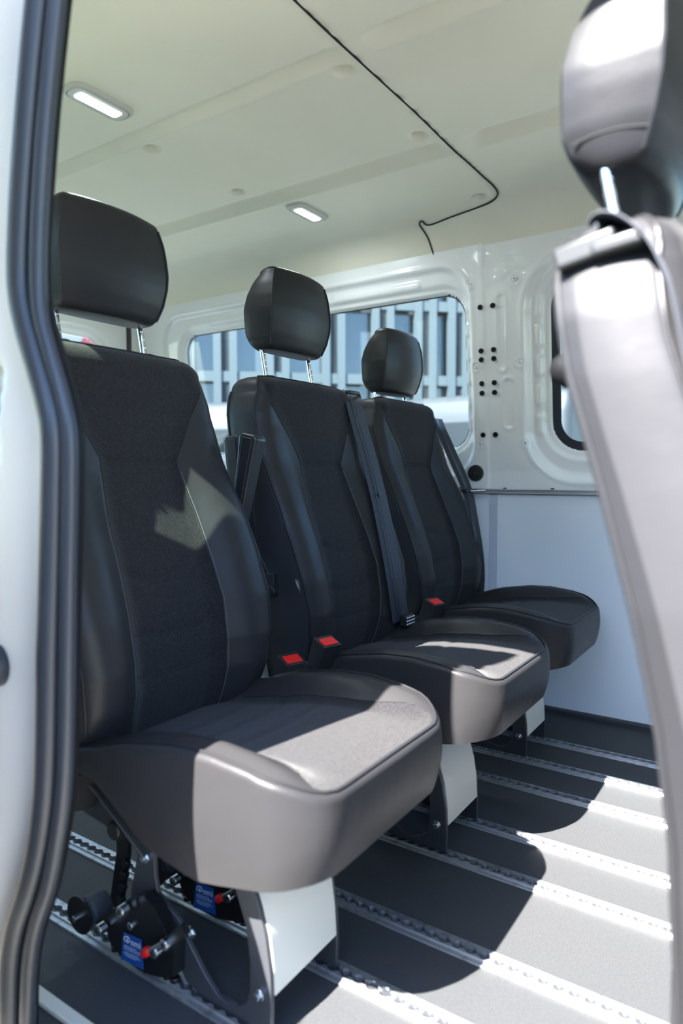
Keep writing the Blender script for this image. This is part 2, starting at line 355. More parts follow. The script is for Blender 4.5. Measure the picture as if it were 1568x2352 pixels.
# ceiling lamps
def ceiling_lamp(c, label):
    t = empty('ceiling_lamp', c)
    def ringpts(hx, hy, r): return rrect(-hx, hx, -hy, hy, r, 8)
    def rings(specs, mname, cap=None):
        mm = MB(); vs = []; n = None
        for hx, hy, r, z in specs:
            pp = ringpts(hx, hy, r); n = len(pp); vs += [(p[0], p[1], z) for p in pp]
        fs = [(i*n+k, i*n+(k+1) % n, (i+1)*n+(k+1) % n, (i+1)*n+k) for i in range(len(specs)-1) for k in range(n)]
        mm.add(vs, fs, mname)
        if cap: mm.add([(p[0], p[1], specs[-1][3]) for p in ringpts(*specs[-1][:3])], [tuple(range(n))], cap)
        return mm
    rings([(.040, .088, .030, .002), (.040, .088, .030, -.004), (.037, .085, .028, -.008), (.031, .079, .024, -.009), (.0305, .0785, .024, -.006)], 'lamp_body').build('bezel', t)
    rings([(.0295, .0775, .023, -.005), (.0295, .0775, .023, -.0085), (.028, .076, .022, -.0105), (.0165, .060, .008, -.0105)], 'lamp_body', 'lamp_body').build('housing', t)
    rings([(.0165, .060, .007, -.0107), (.015, .0585, .006, -.0135), (.011, .054, .005, -.0145)], 'lens', 'lens').build('lens', t)
    l = bpy.data.lights.new('lamp_light', 'AREA'); l.shape = 'RECTANGLE'; l.size = .03; l.size_y = .11; l.energy = 1.0; l.color = (.85, .95, 1)
    lo = bpy.data.objects.new('lamp_light', l); col.objects.link(lo); lo.parent = t; lo.location = (0, 0, -.02)
    return tag(t, label, 'lamp', 'lit ceiling lamps')
pl = yz(226, 231); ceiling_lamp((pl.x, pl.y, ZC), 'larger-looking lit ceiling lamp above the nearest seat, beside the door seal')
pl = yz(706, 486); ceiling_lamp((pl.x, pl.y, ZC), 'smaller-looking lit ceiling lamp over the middle seat, near the far window')

# rear wall with the door window
RWIN = (1.05, 2.21, .95, 1.545, .1)
gy = np.arange(YN, YW, .01); gz2 = np.arange(0, 1.76, .01); Yg, Zg = np.meshgrid(gy, gz2, indexing='ij')
dr = sdf(Yg, Zg, 1.40, 2.125, .95, 1.485, .09); dr0 = sdf(Yg, Zg, YN+.1, 2.27, .1, 1.665, .14)
Dx = -.02*sst(.01, -.01, dr0)-.02*sst(.05, .03, dr)-.02*sst(.01, 0, dr)
dl = sdf(Yg, Zg, .62, 1.30, .95, 1.485, .09); Dx -= .02*sst(.05, .03, dl)+.02*sst(.01, 0, dl)
kp = (dr[:-1, :-1] > -.002) & (dl[:-1, :-1] > -.002)
rw = grid_obj('wall_rear', XR+Dx, Yg, Zg, 'white', keep=kp); tag(rw, kind='structure')
for k, (a, b) in enumerate(((1.40, 2.125), (.62, 1.30))):
    o = MB(); o.add([(XR-.055, p[0], p[1]) for p in rrect(a-.005, b+.005, .945, 1.49, .09, 8)], [tuple(range(36))], 'glass'); o = o.build('window_%d' % (k+3)); tag(o, kind='structure')
m = MB(); m.tube([(XR-.008, y, z) for y, z in catmull(rrect(YN+.1, 2.275, .1, 1.68, .14, 6), 3, True)], .013, 'rubber', 10, False); tag(m.build('trim_2'), kind='structure')
m = MB(); m.box((XR+.11, YW-.03, 1.2), (.22, .03, .9), 'liner'); m.build('trim_3', bevel=.012)['kind'] = 'structure'

# door side: header, rear quarter with a privacy window, front pillar
A_ = [(112, -230), (98, -60), (90, 0), (74, 160), (60, 330), (48, 520), (46, 650), (58, 735), (84, 830), (110, 920), (123, 1000), (122, 1150), (119, 1300), (114, 1500), (111, 1700), (105, 1830), (88, 1950), (66, 2040), (38, 2130), (25, 2220), (23, 2352), (22, 2450)]
B_ = [(152, -230), (138, -60), (132, 0), (116, 160), (101, 330), (90, 520), (88, 650), (96, 735), (118, 820), (145, 915), (160, 1000), (161, 1150), (158, 1300), (155, 1500), (152, 1700), (145, 1830), (128, 1950), (110, 2040), (82, 2130), (68, 2220), (63, 2352), (61, 2450)]
sealA = [P(x, y, 1, .513) for x, y in catmull(A_, 5)]; sealB = [P(x, y, 1, .520) for x, y in catmull(B_, 5)]
sealm = empty('door_seal', (sealB[0].x, .52, 0))
m = MB(); m.tube([p-sealm.location for p in sealA], .0165, 'rubber', 16); m.build('outer_lip', sealm)
m = MB(); m.tube([p-sealm.location for p in sealB], .0115, 'rubber', 14); m.build('inner_lip', sealm)
m = MB(); m.band([(a+b)/2-sealm.location+Vector((0, .008, 0)) for a, b in zip(sealA, sealB)], [(b-a) for a, b in zip(sealA, sealB)], .045, .01, 'black'); m.build('channel', sealm)
tag(sealm, 'curved black rubber door seal running down the left side of the doorway', 'seal')
# shut face of the pillar, a bent sheet that follows the seal
n = len(sealA); uu = np.linspace(0, 1, 40)
XX = np.zeros((n, 40)); YY = np.zeros((n, 40)); ZZ = np.zeros((n, 40))
for i, p in enumerate(sealA):
    x0 = p.x-.006
    for j, t in enumerate(uu):
        xx = x0+(-1.09-x0)*t; XX[i, j] = xx; ZZ[i, j] = p.z
        yy = .522-.03*float(sst(.1, .4, t))
        dpk = float(sdf(np.array(xx), np.array(p.z), -1.06, -.885, .845, 1.0, .02))
        yy += .03*float(sst(.004, -.01, dpk))
        YY[i, j] = yy
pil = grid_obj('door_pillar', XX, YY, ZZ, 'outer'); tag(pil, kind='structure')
m = MB(); m.box((-.955, .508, .935), (.06, .02, .09), 'steel'); m.box((-.945, .495, .935), (.012, .02, .05), 'zinc'); m.build('door_striker', pil, bevel=.003)
pb = P(-22, 1530, 1, .49); m = MB(); m.tube([(pb.x, .50, pb.z), (pb.x, .485, pb.z), (pb.x, .472, pb.z), (pb.x, .468, pb.z)], [.03, .03, .024, .001], 'rubber', 28); m.build('rubber_buffer', pil)
ys = .535
def sheet(m, x0, x1, z0, z1, y, th, mn): m.box(((x0+x1)/2, y, (z0+z1)/2), (x1-x0, th, z1-z0), mn)
m = MB()
QW = (-2.30, -1.09, .90, 1.46)
sheet(m, XR, QW[0], -.02, 1.62, ys, .03, 'white'); sheet(m, QW[1], -1.0, -.02, 1.62, ys+.01, .03, 'white')
sheet(m, QW[0], QW[1], -.02, QW[2], ys, .03, 'white'); sheet(m, QW[0], QW[1], QW[3], 1.62, ys, .03, 'white')
sheet(m, -1.05, .72, 1.64, 1.70, ys-.03, .06, 'white'); sheet(m, .72, XF, -.02, .9, ys, .04, 'white'); sheet(m, .72, XF, 1.5, 1.66, ys, .04, 'white'); sheet(m, .72, .9, .9, 1.5, ys, .04, 'white')
o = m.build('wall_right'); tag(o, kind='structure')
m = MB(); sheet(m, QW[0], QW[1], QW[2], QW[3], ys, .004, 'privacy'); tag(m.build('window_5'), kind='structure')
# sill strip with the step below
m = MB(); m.box(((XR+XF)/2, .603, .003), (XF-XR, .022, .010), 'beige'); m.box(((XR+XF)/2, .55, -.008), (XF-XR, .085, .014), 'steel'); tag(m.build('trim_4', bevel=.003), kind='structure')
# the open sliding door, standing back along the body
dx1, dx0, dy = -.75, -2.25, .37
m = MB()
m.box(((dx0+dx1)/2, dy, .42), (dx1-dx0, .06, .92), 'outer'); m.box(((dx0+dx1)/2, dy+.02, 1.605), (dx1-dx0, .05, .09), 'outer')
m.box((dx1-.10, dy+.01, 1.18), (.20, .05, .70), 'outer'); m.box((dx0+.08, dy+.01, 1.18), (.16, .05, .62), 'outer'); m.prism([(dx1-.02, -.04), (dx1+.045, -.04), (dx1+.045, .50), (dx1+.02, .57), (dx1-.02, .66)], 1, dy-.035, dy-.005, 'outer')  # the prism is an out-of-view corner added to shade the near side plate
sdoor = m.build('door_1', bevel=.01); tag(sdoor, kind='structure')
m = MB(); m.box(((dx0+dx1)/2, dy+.01, 1.22), (dx1-dx0-.34, .005, .69), 'privacy'); m.build('pane', sdoor)

# floor rails: two flanges with scalloped inner edges over a channel
def rail_mesh():
    m = MB(); L0, L1 = XR+.02, XF-.05; pitch = .0254; n = int((L1-L0)/pitch); hw = RW/2; top = .004; low = -.009*0+.0006
    for sgn in (-1, 1):
        ins = []
        for i in range(n):
            xc = L0+(i+.5)*pitch
            for k in range(8):
                t = -1+2*k/8; x = xc+t*pitch/2
                r2 = .0100**2-(t*pitch/2)**2; e = max(math.sqrt(max(r2, 0)), .0046)
                ins.append((x, e))
        vs = []; 
        for x, e in ins:
            vs += [(x, sgn*hw, 0), (x, sgn*(hw-.001), top*.8), (x, sgn*.013, top*.8), (x, sgn*.0122, top*1.6), (x, sgn*e, top*1.6), (x, sgn*e, low)]
        q = len(ins); fs = [(i*6+k, i*6+k+1, i*6+7+k, i*6+6+k) for i in range(q-1) for k in range(5)]
        m.add(vs, fs, 'alu')
    m.box(((L0+L1)/2, 0, .0003), (L1-L0, .03, .001), 'steel')
    me = m.mesh('floor_rail', angle=30); return me
rme = rail_mesh()
rl = ['aluminium floor rail nearest the doorway, beside the sill strip', 'aluminium floor rail under the near foot of the nearest seat', 'aluminium floor rail under the far foot of the nearest seat',
      'lone aluminium floor rail between the feet of the nearest and middle seats', 'aluminium floor rail under the near foot of the middle seat', 'aluminium floor rail under the far foot of the middle seat',
      'lone aluminium floor rail between the feet of the middle and far seats', 'aluminium floor rail under the near foot of the far seat', 'aluminium floor rail closest to the far wall']
RC = []
for k, y in enumerate(RAILS):
    yc = y+RW/2-.002; RC.append(yc)
    if k == 0: continue
    o = bpy.data.objects.new('floor_rail', rme); col.objects.link(o); o.location = (0, yc, .0005)
    tag(o, rl[k], 'rail', 'slotted rails let into the floor')

# ------------------------------------------------------------------ the seats
S = .85
# tables in metres, local to the seat: x from the foot of the headrest posts, y from the centre, z from the floor
def tab(rows):
    a = np.array(rows, float)*S; a = a[np.argsort(a[:, 0])]; return lambda z: float(np.interp(z, a[:, 0], a[:, 1]))
side_front = tab([(.30, .17), (.36, .20), (.42, .245), (.474, .268), (.536, .288), (.607, .292), (.70, .277), (.792, .245), (.897, .20), (1.028, .133), (1.138, .098), (1.21, .086), (1.28, .082)])
side_rear = tab([(.36, .10), (.45, .098), (.612, .092), (.727, .078), (.849, .052), (.983, .014), (1.107, -.024), (1.20, -.042), (1.28, -.048)])
half_w = tab([(.36, .235), (.45, .25), (.55, .268), (.7, .28), (.85, .282), (1.0, .272), (1.1, .268), (1.17, .262), (1.22, .246), (1.26, .22), (1.285, .2)])
ins_w = tab([(.36, .12), (.5, .13), (.7, .135), (.9, .125), (1.018, .108), (1.03, .109), (1.12, .16), (1.20, .215), (1.24, .22), (1.29, .19)])
ZB, ZT = .31*S, 1.285*S
def back_front(y, z):
    """x of the front face of the backrest at (y, z)"""
    hw = half_w(z); iw = min(ins_w(z), hw*.98); xf = side_front(z); t = abs(y)/hw
    deep = .05*np.interp(z/S, [.36, .6, .9, 1.03, 1.2, 1.29], [.8, 1.0, .9, .45, .12, 0])
    bulge = .012*math.sin(PI*min(max((z/S-1.0)/.29, 0), 1))
    bol = float(sst(iw/hw*.72, min(iw/hw+.5*(1-iw/hw)+.02, .93), np.array(t)))
    edge = .022*max(0, (t-.84)/.16)**2
    for zz in SEAMZ:
        s_ = z-zz(y)
        if abs(y) < iw: deep += .0035*math.exp(-(s_/.007)**2)
    return xf-deep*(1-bol)+bulge*(1-t*t)-edge+.004
SEAMZ = [lambda y: 1.02*S, lambda y: (.765-.035*math.cos(y/S/.13*1.3))*S+.02*(y/.1), lambda y: .655*S-.02*math.cos(y*9)*S+.018*(y/.1), lambda y: .575*S+.02*(y/.1)]
SEAMZ = [lambda y: 1.02*S, lambda y: (.80-.045*math.cos(min(abs(y)/.115, 1)*PI/2))*S, lambda y: (.665-.02*math.cos(min(abs(y)/.115, 1)*PI/2))*S, lambda y: (.575-.012*math.cos(min(abs(y)/.115, 1)*PI/2))*S]
def loft_backrest():
    m = MB(); zs = list(np.linspace(ZB, 1.235*S, 110))
    NB, NI = 14, 26
    secs = []; mats = []
    def section(z, inset, lift):
        hw = half_w(z)-inset; iw = min(ins_w(z), hw*.97); xr = side_rear(z)+inset*.8
        pts = []; tg = []
        ys_ = list(np.linspace(-hw, -iw, NB))+list(np.linspace(-iw, iw, NI))[1:]+list(np.linspace(iw, hw, NB))[1:]
        for k, y in enumerate(ys_):
            x = back_front(y*(half_w(z)/hw), z)-inset*.8; pts.append((x, y)); tg.append('leather' if (k < NB-1 or k >= NB+NI-2) else 'fabric')
        xe = pts[-1][0]
        rad = .012
        side = []
        for k in range(1, 9): t = k/9; side.append((xe+(xr+rad-xe)*t, hw+.004*math.sin(PI*t)))
        pts += side; tg += ['side']*8
        pts.append((xr+rad*.3, hw-rad*.3)); tg.append('leather_plain')
        yr = list(np.linspace(hw-rad, -hw+rad, 13))
        for y in yr: pts.append((xr-.004*(1-(y/hw)**2), y)); tg.append('leather_plain')
        pts.append((xr+rad*.3, -hw+rad*.3)); tg.append('leather_plain')
        for (x, y) in reversed(side): pts.append((x, -y)); tg.append('side')
        return [(x, y, z+lift) for x, y in pts], tg
    for z in zs: secs.append(section(z, 0, 0))
    R_ = .034
    for k in range(1, 9):
        a = PI/2*k/8; secs.append(section(1.235*S+.0*k, R_*(1-math.cos(a)), R_*math.sin(a)+.004*k/8))
    n = len(secs[0][0])
    vs = [p for s_ in secs for p in s_[0]]
    k0 = len(m.v); m.v += vs
    for i in range(len(secs)-1):
        for k in range(n):
            kk = (k+1) % n; m.f.append((i*n+k, i*n+kk, (i+1)*n+kk, (i+1)*n+k)); m.m.append(m.mi(secs[i][1][k]))
    # top: bridge front row to rear rows across
    last = secs[-1][0]; c = Vector((0, 0, 0))
    for p in last: c += Vector(p)/n
    prev = list(range((len(secs)-1)*n, len(secs)*n))
    for q, (s_, dz) in enumerate(((.66, .004), (.33, .006))):
        cur = []
        for p in last: m.v.append((c.x+(p[0]-c.x)*s_, c.y+(p[1]-c.y)*s_, p[2]+dz)); cur.append(len(m.v)-1)
        for k in range(n):
            kk = (k+1) % n; m.f.append((prev[k], prev[kk], cur[kk], cur[k])); m.m.append(m.mi('leather_plain'))
        prev = cur
    m.v.append((c.x, c.y, c.z+.006))
    for k in range(n): m.f.append((prev[k], prev[(k+1) % n], len(m.v)-1)); m.m.append(m.mi('leather_plain'))
    m.f.append(tuple(range(n-1, -1, -1))); m.m.append(m.mi('leather_plain'))
    return m
# cushion
CX0, CXF = .17*S, .775*S          # rear and front of the cushion
def outline(grow=-.009, n=96, front=CXF, hw=.272*S, r=.082*S, r0=.05):
    pts = []
    base = rrect(CX0-grow, front+grow, -hw-grow, hw+grow, r, 12)
    for (x, y) in base:
        xx = x+(.02*(1-(y/hw)**2) if x > front-.12 else 0)*max(0, (x-front+.12)/.12)
        yy = y*(1-.10*max(0, (x-.40)/.3)**2) if x > .40 else y
        pts.append((xx, yy))
    # resample evenly
    p = np.array(pts+[pts[0]]); d = np.r_[0, np.cumsum(np.hypot(*np.diff(p, axis=0).T))]; s = np.linspace(0, d[-1], n+1)[:-1]
    return [(float(np.interp(t, d, p[:, 0])), float(np.interp(t, d, p[:, 1]))) for t in s]
def edge_z(x): return float(np.interp(x/S, [.17, .30, .38, .5, .58, .66, .72, .78], [.46, .488, .515, .535, .538, .53, .517, .498]))*S
def bot_z(x): return float(np.interp(x/S, [.17, .30, .43, .55, .65, .78], [.44, .43, .345, .322, .34, .362]))*S
def cush_z(x, y):
    hw = .268*S; t = abs(y)/hw; e = edge_z(x)
    cz = float(np.interp(x/S, [.17, .35, .5, .62, .72, .79], [.435, .462, .492, .503, .502, .492]))*S
    b = float(sst(.52, .84, np.array(t)))*float(sst(.80, .70, np.array(x/S)))
    z = cz+(e-cz)*b+.007*b*float(sst(.99, .8, np.array(t)))
    if t < .66:
        for xs in (.30, .40, .50): z -= .003*math.exp(-((x/S-xs-.03*math.cos(y/hw*2))/.010)**2)
    return z
def loft_cushion():
    m = MB(); O = outline(); n = len(O)
    def I(p):
        x, y = p; iw = .62*.268*S
        # insert boundary: follows the sides, runs out to the front edge
        f_ = float(sst(.60, .76, np.array(x/S))); iwf = iw+(.20*S-iw)*f_
        yy = max(-iwf, min(iwf, y*.99)); xx = min(max(x, CX0+.01), CXF+.012)
        return (xx-.004 if x > .7*S else xx, yy)
    In = [I(p) for p in O]; c = ((CX0+CXF)/2, 0)
    rings = []
    for t in np.linspace(.06, 1, 22): rings.append(([(c[0]+(p[0]-c[0])*t, c[1]+(p[1]-c[1])*t) for p in In], 'fabric'))
    for t in np.linspace(0, 1, 13)[1:]: rings.append(([(a[0]+(b[0]-a[0])*t, a[1]+(b[1]-a[1])*t) for a, b in zip(In, O)], 'leather'))
    idx = []
    for pts, mt in rings:
        k = len(m.v); m.v += [(x, y, cush_z(x, y)) for x, y in pts]; idx.append((list(range(k, k+n)), mt))
    # edge roll and side wall
    last = rings[-1][0]
    cen = c
    RR = .013
    def ring(fn):
        kk = len(m.v)
        for (x, y) in last:
            d = Vector((x-cen[0], y-cen[1])).normalized(); g, z = fn(x, y); m.v.append((x+d.x*g, y+d.y*g, z))
        idx.append((list(range(kk, kk+n)), 'leather'))
    for a_ in np.linspace(0, PI/2, 8)[1:]: ring(lambda x, y: (RR*math.sin(a_)*.9, cush_z(x, y)-RR*(1-math.cos(a_))))
    for t in np.linspace(0, 1, 14)[1:]:
        def side(x, y):
            zt_ = cush_z(x, y)-RR; zb = bot_z(x)-.004
            g = RR*.9+.005*math.sin(PI*t)-.003*t-.009*t*t*max(0, (x/S-.6)/.18)
            return g, zt_+(zb-zt_)*t
        ring(side)
    ring(lambda x, y: (-.022, bot_z(x)-.004))
    m.mi('leather'); m.mi('fabric')
    for i in range(len(idx)-1):
        a, b = idx[i][0], idx[i+1][0]; mt = idx[i+1][1] if i+1 < 22 else 'leather'
        for k in range(n):
            kk = (k+1) % n; m.f.append((a[k], a[kk], b[kk], b[k])); m.m.append(m.mi(mt))
    m.f.append(tuple(idx[0][0])); m.m.append(m.mi('fabric'))
    m.f.append(tuple(reversed(idx[-1][0]))); m.m.append(m.mi('leather'))
    pip = [(x+.003*((x-c[0])/.3), y*1.006, cush_z(x, y)+.0010) for x, y in last if x > .28*S]
    # order the piping from near rear round the front to far rear
    pip.sort(key=lambda q: math.atan2(q[1], q[0]-c[0]))
    seam_in = [(x, y, cush_z(x, y)+.0006) for x, y in In if x > .26*S and abs(y) > .1 and x < CXF-.035]
    lo = sorted([q for q in seam_in if q[1] < 0], key=lambda q: q[0]); hi = sorted([q for q in seam_in if q[1] > 0], key=lambda q: q[0])
    return m, pip, lo, hi
# headrest
hr_w = tab([(1.375, .128), (1.39, .134), (1.42, .143), (1.46, .149), (1.49, .151), (1.53, .147), (1.57, .139), (1.60, .129), (1.64, .112)])
hr_r = tab([(1.375, -.045), (1.395, -.062), (1.42, -.071), (1.50, -.070), (1.54, -.060), (1.58, -.040), (1.61, -.015), (1.65, .0)])
hr_f = tab([(1.375, .025), (1.385, .032), (1.42, .044), (1.46, .052), (1.50, .054), (1.56, .052), (1.60, .046), (1.63, .034), (1.65, .02)])
def loft_headrest():
    m = MB(); secs = []; NF = 19
    levels = [(1.372*S+.0, .010, 0)]+[(1.373*S, .004, 0), (1.377*S, .001, 0)]+[(z, 0, 0) for z in np.linspace(1.384, 1.600, 30)*S]
    levels += [(1.600*S, .020*(1-math.cos(a)), .018*math.sin(a)) for a in (np.arange(1, 9)/8*PI/2)]
    for z, inset, lift in levels:
        hw = hr_w(z)-inset; xr = hr_r(z)+inset; xf = hr_f(z)-inset; pts = []
        for y in np.linspace(-hw, hw, NF):
            t = y/hw; pts.append((xf+.016*(1-t*t)-.004, y))
        xe = pts[-1][0]
        for k in range(1, 7): t = k/7; pts.append((xe+(xr+.012-xe)*t, hw+.003*math.sin(PI*t)))
        pts.append((xr+.004, hw-.004))
        for y in np.linspace(hw-.014, -hw+.014, 11): pts.append((xr-.005*(1-(y/hw)**2), y))
        pts.append((xr+.004, -hw+.004))
        for k in range(6, 0, -1): t = k/7; pts.append((xe+(xr+.012-xe)*t, -hw-.003*math.sin(PI*t)))
        secs.append([(x, y, z+lift) for x, y in pts])
    n = len(secs[0]); m.v += [p for s_ in secs for p in s_]
    mi = m.mi('leather_plain')
    for i in range(len(secs)-1):
        for k in range(n): kk = (k+1) % n; m.f.append((i*n+k, i*n+kk, (i+1)*n+kk, (i+1)*n+k)); m.m.append(mi)
    c = Vector((0, 0, 0))
    for p in secs[-1]: c += Vector(p)/n
    prev = list(range((len(secs)-1)*n, len(secs)*n))
    for s_, dz in ((.66, .002), (.33, .003)):
        cur = []
        for p in secs[-1]: m.v.append((c.x+(p[0]-c.x)*s_, c.y+(p[1]-c.y)*s_, p[2]+dz)); cur.append(len(m.v)-1)
        for k in range(n): kk = (k+1) % n; m.f.append((prev[k], prev[kk], cur[kk], cur[k])); m.m.append(mi)
        prev = cur
    m.v.append((c.x, c.y, c.z+.003))
    for k in range(n): m.f.append((prev[k], prev[(k+1) % n], len(m.v)-1)); m.m.append(mi)
    m.f.append(tuple(range(n-1, -1, -1))); m.m.append(mi)
    return m
# text meshes for the lock label
def text_verts(txt, size):
    cu = bpy.data.curves.new('txt', 'FONT'); cu.body = txt; cu.size = size; cu.align_x = 'LEFT'; cu.resolution_u = 3
    ob = bpy.data.objects.new('txt', cu); col.objects.link(ob); bpy.context.view_layer.update()
    me = bpy.data.meshes.new_from_object(ob); vs = [tuple(v.co) for v in me.vertices]; fs = [tuple(p.vertices) for p in me.polygons]
    bpy.data.objects.remove(ob); bpy.data.curves.remove(cu); bpy.data.meshes.remove(me); return vs, fs
NMI = text_verts('nmi', .019)
cache = {}
def part(key, fn, parent, loc=None, bevel=0., angle=40, label=None):
    """a part whose mesh is shared by every seat"""
    name = key.split(':')[0]
    if key not in cache: cache[key] = fn().mesh(name, angle=angle)
    o = bpy.data.objects.new(name, cache[key]); col.objects.link(o); o.parent = parent
    if loc is not None: o.location = loc
    if bevel:
        b = o.modifiers.new('bevel', 'BEVEL'); b.width = bevel; b.segments = 3; b.limit_method = 'ANGLE'; b.angle_limit = math.radians(35)
    if label: o['label'] = label
    return o
# side plate outline traced on the near foot of the nearest seat, (x, z) local
XO1, YC1 = -1.165, .884
YPL = .748
def pl_(px, py): p = P(px, py, 1, YPL-.004); return (p.x-XO1, p.z)
outer_px = [(318, 1940), (352, 1940), (356, 2020), (362, 2052), (385, 2082), (412, 2115), (432, 2165), (470, 2240), (500, 2288), (522, 2306), (548, 2312), (566, 2303), (573, 2280), (574, 2210), (565, 2130), (548, 2070), (535, 2030), (572, 2025), (590, 2070), (608, 2150), (620, 2240), (623, 2320), (622, 2385), (560, 2385), (520, 2352), (470, 2318), (428, 2255), (398, 2185), (378, 2130), (350, 2100), (318, 2085), (300, 2070), (302, 2040)]
PLATE = [pl_(*q) for q in outer_px]
PLATE = [(x, max(z, .006)) for x, z in PLATE]
def build_seat(x0, yc, label, belt_side=1, group='black passenger seats', belt=None, arm=None, lean=0., buckle=1, hdz=0.):
    t = empty('passenger_seat', (x0, yc, 0))
    tag(t, label, 'seat', group)
    br = part('backrest', loft_backrest, t)
    for s_ in (-1, 1):
        def pf():
            m = MB(); pts = [(back_front(s_*half_w(z)*.999, z)+.001, s_*(half_w(z)-.001), z) for z in np.linspace(.40*S, 1.235*S, 60)]
            for k in range(1, 9):
                a = PI/2*k/8; z = 1.235*S; ii = .034*(1-math.cos(a)); pts.append((back_front(s_*half_w(z), z)-ii*.8+.001, s_*(half_w(z)-ii), z+.034*math.sin(a)+.004*k/8))
            m.tube(pts, .0028, 'leather_plain', 8); return m
        part('piping:f%d' % s_, pf, br)
        def pr_():
            m = MB(); m.tube([(side_rear(z)+.004, s_*(half_w(z)-.004), z) for z in np.linspace(.40*S, 1.235*S, 50)], .0042, 'leather_plain', 8); return m
        part('piping:r%d' % s_, pr_, br)
        def sm():
            m = MB(); m.tube([(back_front(s_*ins_w(z), z)+.0006, s_*ins_w(z), z) for z in np.linspace(.42*S, 1.20*S, 90)], .0011, 'thread', 6); return m
        part('seam:s%d' % s_, sm, br)
        def st():
            m = MB(); m.tube([(back_front(s_*(ins_w(z)+.0035), z)+.0003, s_*(ins_w(z)+.0035), z) for z in np.linspace(.42*S, 1.0*S, 70)], .00055, 'stitch', 5); return m
        part('stitching:s%d' % s_, st, br)
    def pt():
        m = MB(); z = 1.235*S; hw = half_w(z)-.034; m.tube([(back_front(y*(half_w(z)/hw), z)-.034*.8+.001, y, z+.039) for y in np.linspace(-hw, hw, 24)], .002, 'leather_plain', 8); return m
    part('piping:t', pt, br)
    for kz, fz in enumerate(SEAMZ):
        def sh():
            m = MB(); w_ = ins_w(fz(.1)); m.tube([(back_front(y, fz(y))+.0004, y, fz(y)) for y in np.linspace(-w_, w_, 28)], .0011, 'thread', 6); return m
        part('seam:h%d' % kz, sh, br)
    cu, pip, lo, hi = cush if 'cush' in globals() else (None,)*4
    cs = part('cushion', lambda: cu, t)
    def cp():
        m = MB(); m.tube(pip, .0022, 'leather_plain', 8); return m
    part('piping:c', cp, cs)
    def cseam():
        m = MB(); m.tube(lo, .0011, 'thread', 6); return m
    part('seam:c', cseam, cs)
    def cseam2():
        m = MB(); m.tube(hi, .0011, 'thread', 6); return m
    part('seam:c2', cseam2, cs)
    hr = part('headrest', loft_headrest, t, (-hdz*.17, 0, hdz))
    for s_ in (-1, 1):
        def hs():
            m = MB(); m.tube([(hr_f(z)-.003, s_*hr_w(z), z) for z in np.linspace(1.384, 1.600, 30)*S], .0022, 'leather_plain', 8); return m
        part('piping:h%d' % s_, hs, hr)
        def hb():
            m = MB(); z = 1.405*S; m.tube([(x, s_*(hr_w(z)+.001+.003*math.sin(PI*k/8)), z+.004*math.sin(PI*k/8)) for k, x in enumerate(np.linspace(hr_f(z)-.004, hr_r(z)+.01, 9))], .001, 'thread', 6); return m
        part('seam:hb%d' % s_, hb, hr)
    for s_ in (-1, 1):
        def post():
            m = MB(); m.tube([(.004, 0, 1.255*S), (-.020, 0, 1.40*S)], .0062, 'chrome', 16)
            for k in range(4): z = (1.30+k*.02)*S; m.tube([(.004-.024*(z/S-1.255)/.145, 0, z), (.004-.024*(z/S-1.255)/.145, 0, z+.002)], .0066, 'zinc', 14)
            return m
        part('headrest_post', post, t, (-hdz*.17, s_*.118*S, hdz))
        def collar():
            m = MB(); m.cyl((0, 0, 0), (-.1, 0, 1), .017, .009, 'plastic', 20); return m
        part('post_collar', collar, t, (.005, s_*.118*S, 1.235*S+.043))
    # feet: two side plates, cream kick panel, tie bar
    for k, (yy, nm) in enumerate(((YPL-YC1, 'side_plate'), (RC[2]-YC1+.004, 'side_plate'))):
        def plate():
            m = MB(); m.prism(PLATE, 1, -.004, .004, 'steel'); return m
        sp_ = part('side_plate', plate, t, (0, yy, 0), bevel=.0012)
        for q in ((336, 1968), (596, 2283), (345, 2072), (440, 2140)):
            def bolt():
                m = MB(); x, z = pl_(*q); m.cyl((x, -.006, z), (0, 1, 0), .0095, .003, 'zinc', 20); m.cyl((x, -.010, z), (0, 1, 0), .0065, .007, 'zinc', 6); return m
            part('bolt:%d' % q[0], bolt, sp_)
    def kick():
        m = MB(); ys0, ys1 = YPL-YC1+.005, RC[2]-YC1-.002
        pr = []
        for q in [(572, 2020), (583, 2040), (598, 2090), (611, 2150), (619, 2220), (623, 2296)]: x, z = pl_(*q); pr.append((x+.0005, z))
        pr.insert(0, (pr[0][0]-.02, .30)); pts = pr+[(x-.004, z) for x, z in reversed(pr)]
        m.prism(pts, 1, ys0, ys1, 'beige'); return m
    part('kick_panel', kick, t, angle=60, label='cream curved kick panel')
    def frame():
        m = MB(); x0_, z0 = pl_(342, 1955)
        m.prism([(.075, .30), (.10, .245), (.20, .232), (.38, .262), (.44, .285), (.44, .315), (.40, .33), (.075, .36)], 1, -.160, .10, 'plastic')
        return m
    part('seat_frame', frame, t, bevel=.004)
    def tie():
        m = MB()
        q0 = P(150, 1735, 1, .700); q1 = P(228, 1812, 1, .71); q2 = P(338, 1962, 1, .738)
        m.band([Vector((q.x-XO1, q.y-YC1, q.z)) for q in (q0, q1, q2)], (0, 1, 0), .022, .006, 'steel')
        q = P(268, 1905, 1, .72); m.cyl((q.x-XO1, q.y-YC1, q.z), (0, 1, 0), .016, .02, 'darksteel', 20)
        return m
    part('tie_bar', tie, t, bevel=.001)
